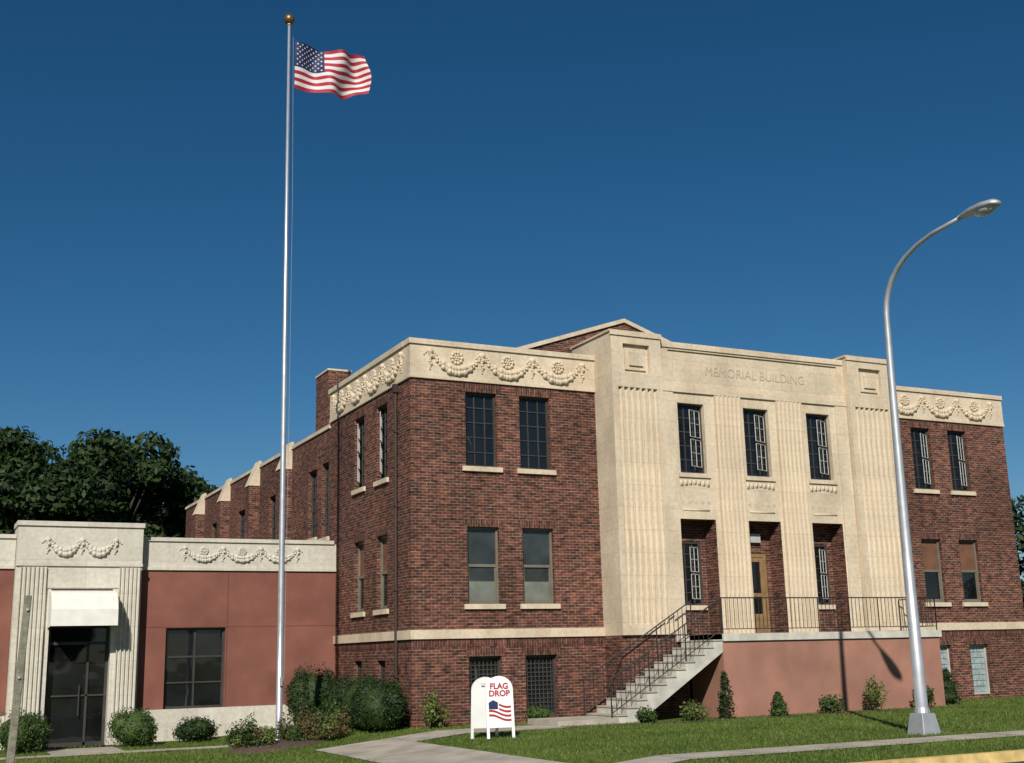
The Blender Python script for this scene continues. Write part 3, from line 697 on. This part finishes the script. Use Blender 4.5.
# ============================================================ sandwich board sign
sb=empty('sandwich_board_sign')
def board(cx,cy,rot,lean,txt):
    M=Matrix.Translation((cx,cy,gz0(cx)))@Matrix.Rotation(rot,4,'Z')@Matrix.Rotation(lean,4,'X')
    w,h0,h1=.30,.22,1.02; o=[(-w,h0),(w,h0),(w,h1)]
    for k in range(1,12): a=math.pi*k/12; o.append((w*math.cos(a),h1+.27*math.sin(a)))
    o.append((-w,h1))
    m=MB(); m.prism([M@Vector((a,-.02,b)) for a,b in o],[M@Vector((a,.02,b)) for a,b in o])
    for s_ in(-1,1):
        m.prism([M@Vector((s_*.27+d,-.02,0)) for d in(-.03,.03)]+[M@Vector((s_*.27+d,.02,0)) for d in(.03,-.03)],[M@Vector((s_*.27+d,-.02,.22)) for d in(-.03,.03)]+[M@Vector((s_*.27+d,.02,.22)) for d in(.03,-.03)])
    m.obj('board',WHITE,sb)
    if txt:
        for body,z,sz in (('FLAG',1.02,.17),('DROP',.87,.17)):
            t=text(body,sz,(0,0,0),REDP,sb,ext=.001); t.matrix_world=M@Matrix.Translation((0,-.024,z))@Matrix.Rotation(math.pi/2,4,'X')
            t.data.offset=.006
        for k in range(4):
            s=MB(); zb=.70-k*.09
            pts0=[];pts1=[]
            for q in range(13):
                u=(-.24 if k>1 else -.02)+(.48 if k>1 else .26)*q/12; ww=.03*math.sin((u+.3)*11); pts0.append(M@Vector((u,-.0235,zb+ww-.15*(u+.2)))); pts1.append(M@Vector((u,-.0235,zb+.045+ww-.15*(u+.2))))
            for q in range(12): s.face([pts0[q],pts0[q+1],pts1[q+1],pts1[q]])
            s.obj('painted_stripe',REDP,sb)
        s=MB(); s.face([M@Vector(p) for p in ((-.24,-.0245,.60),(-.04,-.0245,.60),(-.04,-.0245,.74),(-.14,-.0245,.79),(-.24,-.0245,.74))]); s.obj('painted_canton',BLUEP,sb)
board(-.03,-5.15,math.radians(-14),math.radians(-8),True)
board(-.17,-4.62,math.radians(-14),math.radians(8),False)
m=MB(); m.tube((-.33,-4.83,1.12),(.11,-4.96,1.12),.012,n=6); m.obj('hinge_bar',GALV,sb)
wp=empty('wooden_post'); m=MB()
m.prism([(-10.46,-15.0,-.6),(-10.37,-15.0,-.6),(-10.37,-14.91,-.6),(-10.46,-14.91,-.6)],[(-10.32,-15.0,2.45),(-10.25,-15.0,2.45),(-10.25,-14.93,2.45),(-10.32,-14.93,2.45)]); 
m.obj('post',WOODP,wp,bevel=.01)
m=MB(); m.tube((-10.33,-15.02,1.6),(-10.33,-14.98,1.6),.015,n=8); m.tube((-10.29,-15.02,2.3),(-10.29,-14.98,2.3),.015,n=8); m.obj('bolts',GALV,wp)
# ============================================================ light, sky, camera
el,az=math.radians(35),math.radians(212)
S=Vector((math.sin(az)*math.cos(el),math.cos(az)*math.cos(el),math.sin(el)))
ld=bpy.data.lights.new('sun','SUN'); ld.energy=5.0; ld.angle=math.radians(.5); ld.color=(1,.95,.87)
lo=bpy.data.objects.new('sun',ld); COL.objects.link(lo); lo.rotation_euler=S.to_track_quat('Z','Y').to_euler()
wd=bpy.data.worlds.new('World'); scene.world=wd; wd.use_nodes=True; nt=wd.node_tree
sk=nt.nodes.new('ShaderNodeTexSky'); sk.sky_type='NISHITA'; sk.sun_disc=False; sk.sun_elevation=el; sk.sun_rotation=az
sk.altitude=1200; sk.air_density=1.0; sk.dust_density=.15; sk.ozone_density=4.0
hs_=nt.nodes.new('ShaderNodeHueSaturation'); hs_.inputs['Saturation'].default_value=1.27; hs_.inputs['Hue'].default_value=.494
bg=nt.nodes['Background']; bg.inputs[1].default_value=.055; nt.links.new(sk.outputs[0],hs_.inputs['Color']); nt.links.new(hs_.outputs[0],bg.inputs[0])
f=1204.;rho=.024;P=math.atan(273.3/1204.)
Fh=Vector((.4453,.8954,0)); R0=Vector((.8954,-.4453,0))
fw=(Fh*math.cos(P)+Vector((0,0,math.sin(P)))).normalized(); U0=R0.cross(fw)
cr=R0*math.cos(rho)-U0*math.sin(rho); cu=R0*math.sin(rho)+U0*math.cos(rho)
cd=bpy.data.cameras.new('camera'); cam=bpy.data.objects.new('camera',cd); COL.objects.link(cam)
M=Matrix((( cr.x,cu.x,-fw.x,-11.41),(cr.y,cu.y,-fw.y,-28.95),(cr.z,cu.z,-fw.z,1.71),(0,0,0,1)))
cam.matrix_world=M; cd.sensor_width=36; cd.lens=f/1024*36; cd.clip_end=3000; cd.clip_start=.1
scene.camera=cam
scene.view_settings.view_transform='Standard'; scene.view_settings.look='None'; scene.view_settings.exposure=0
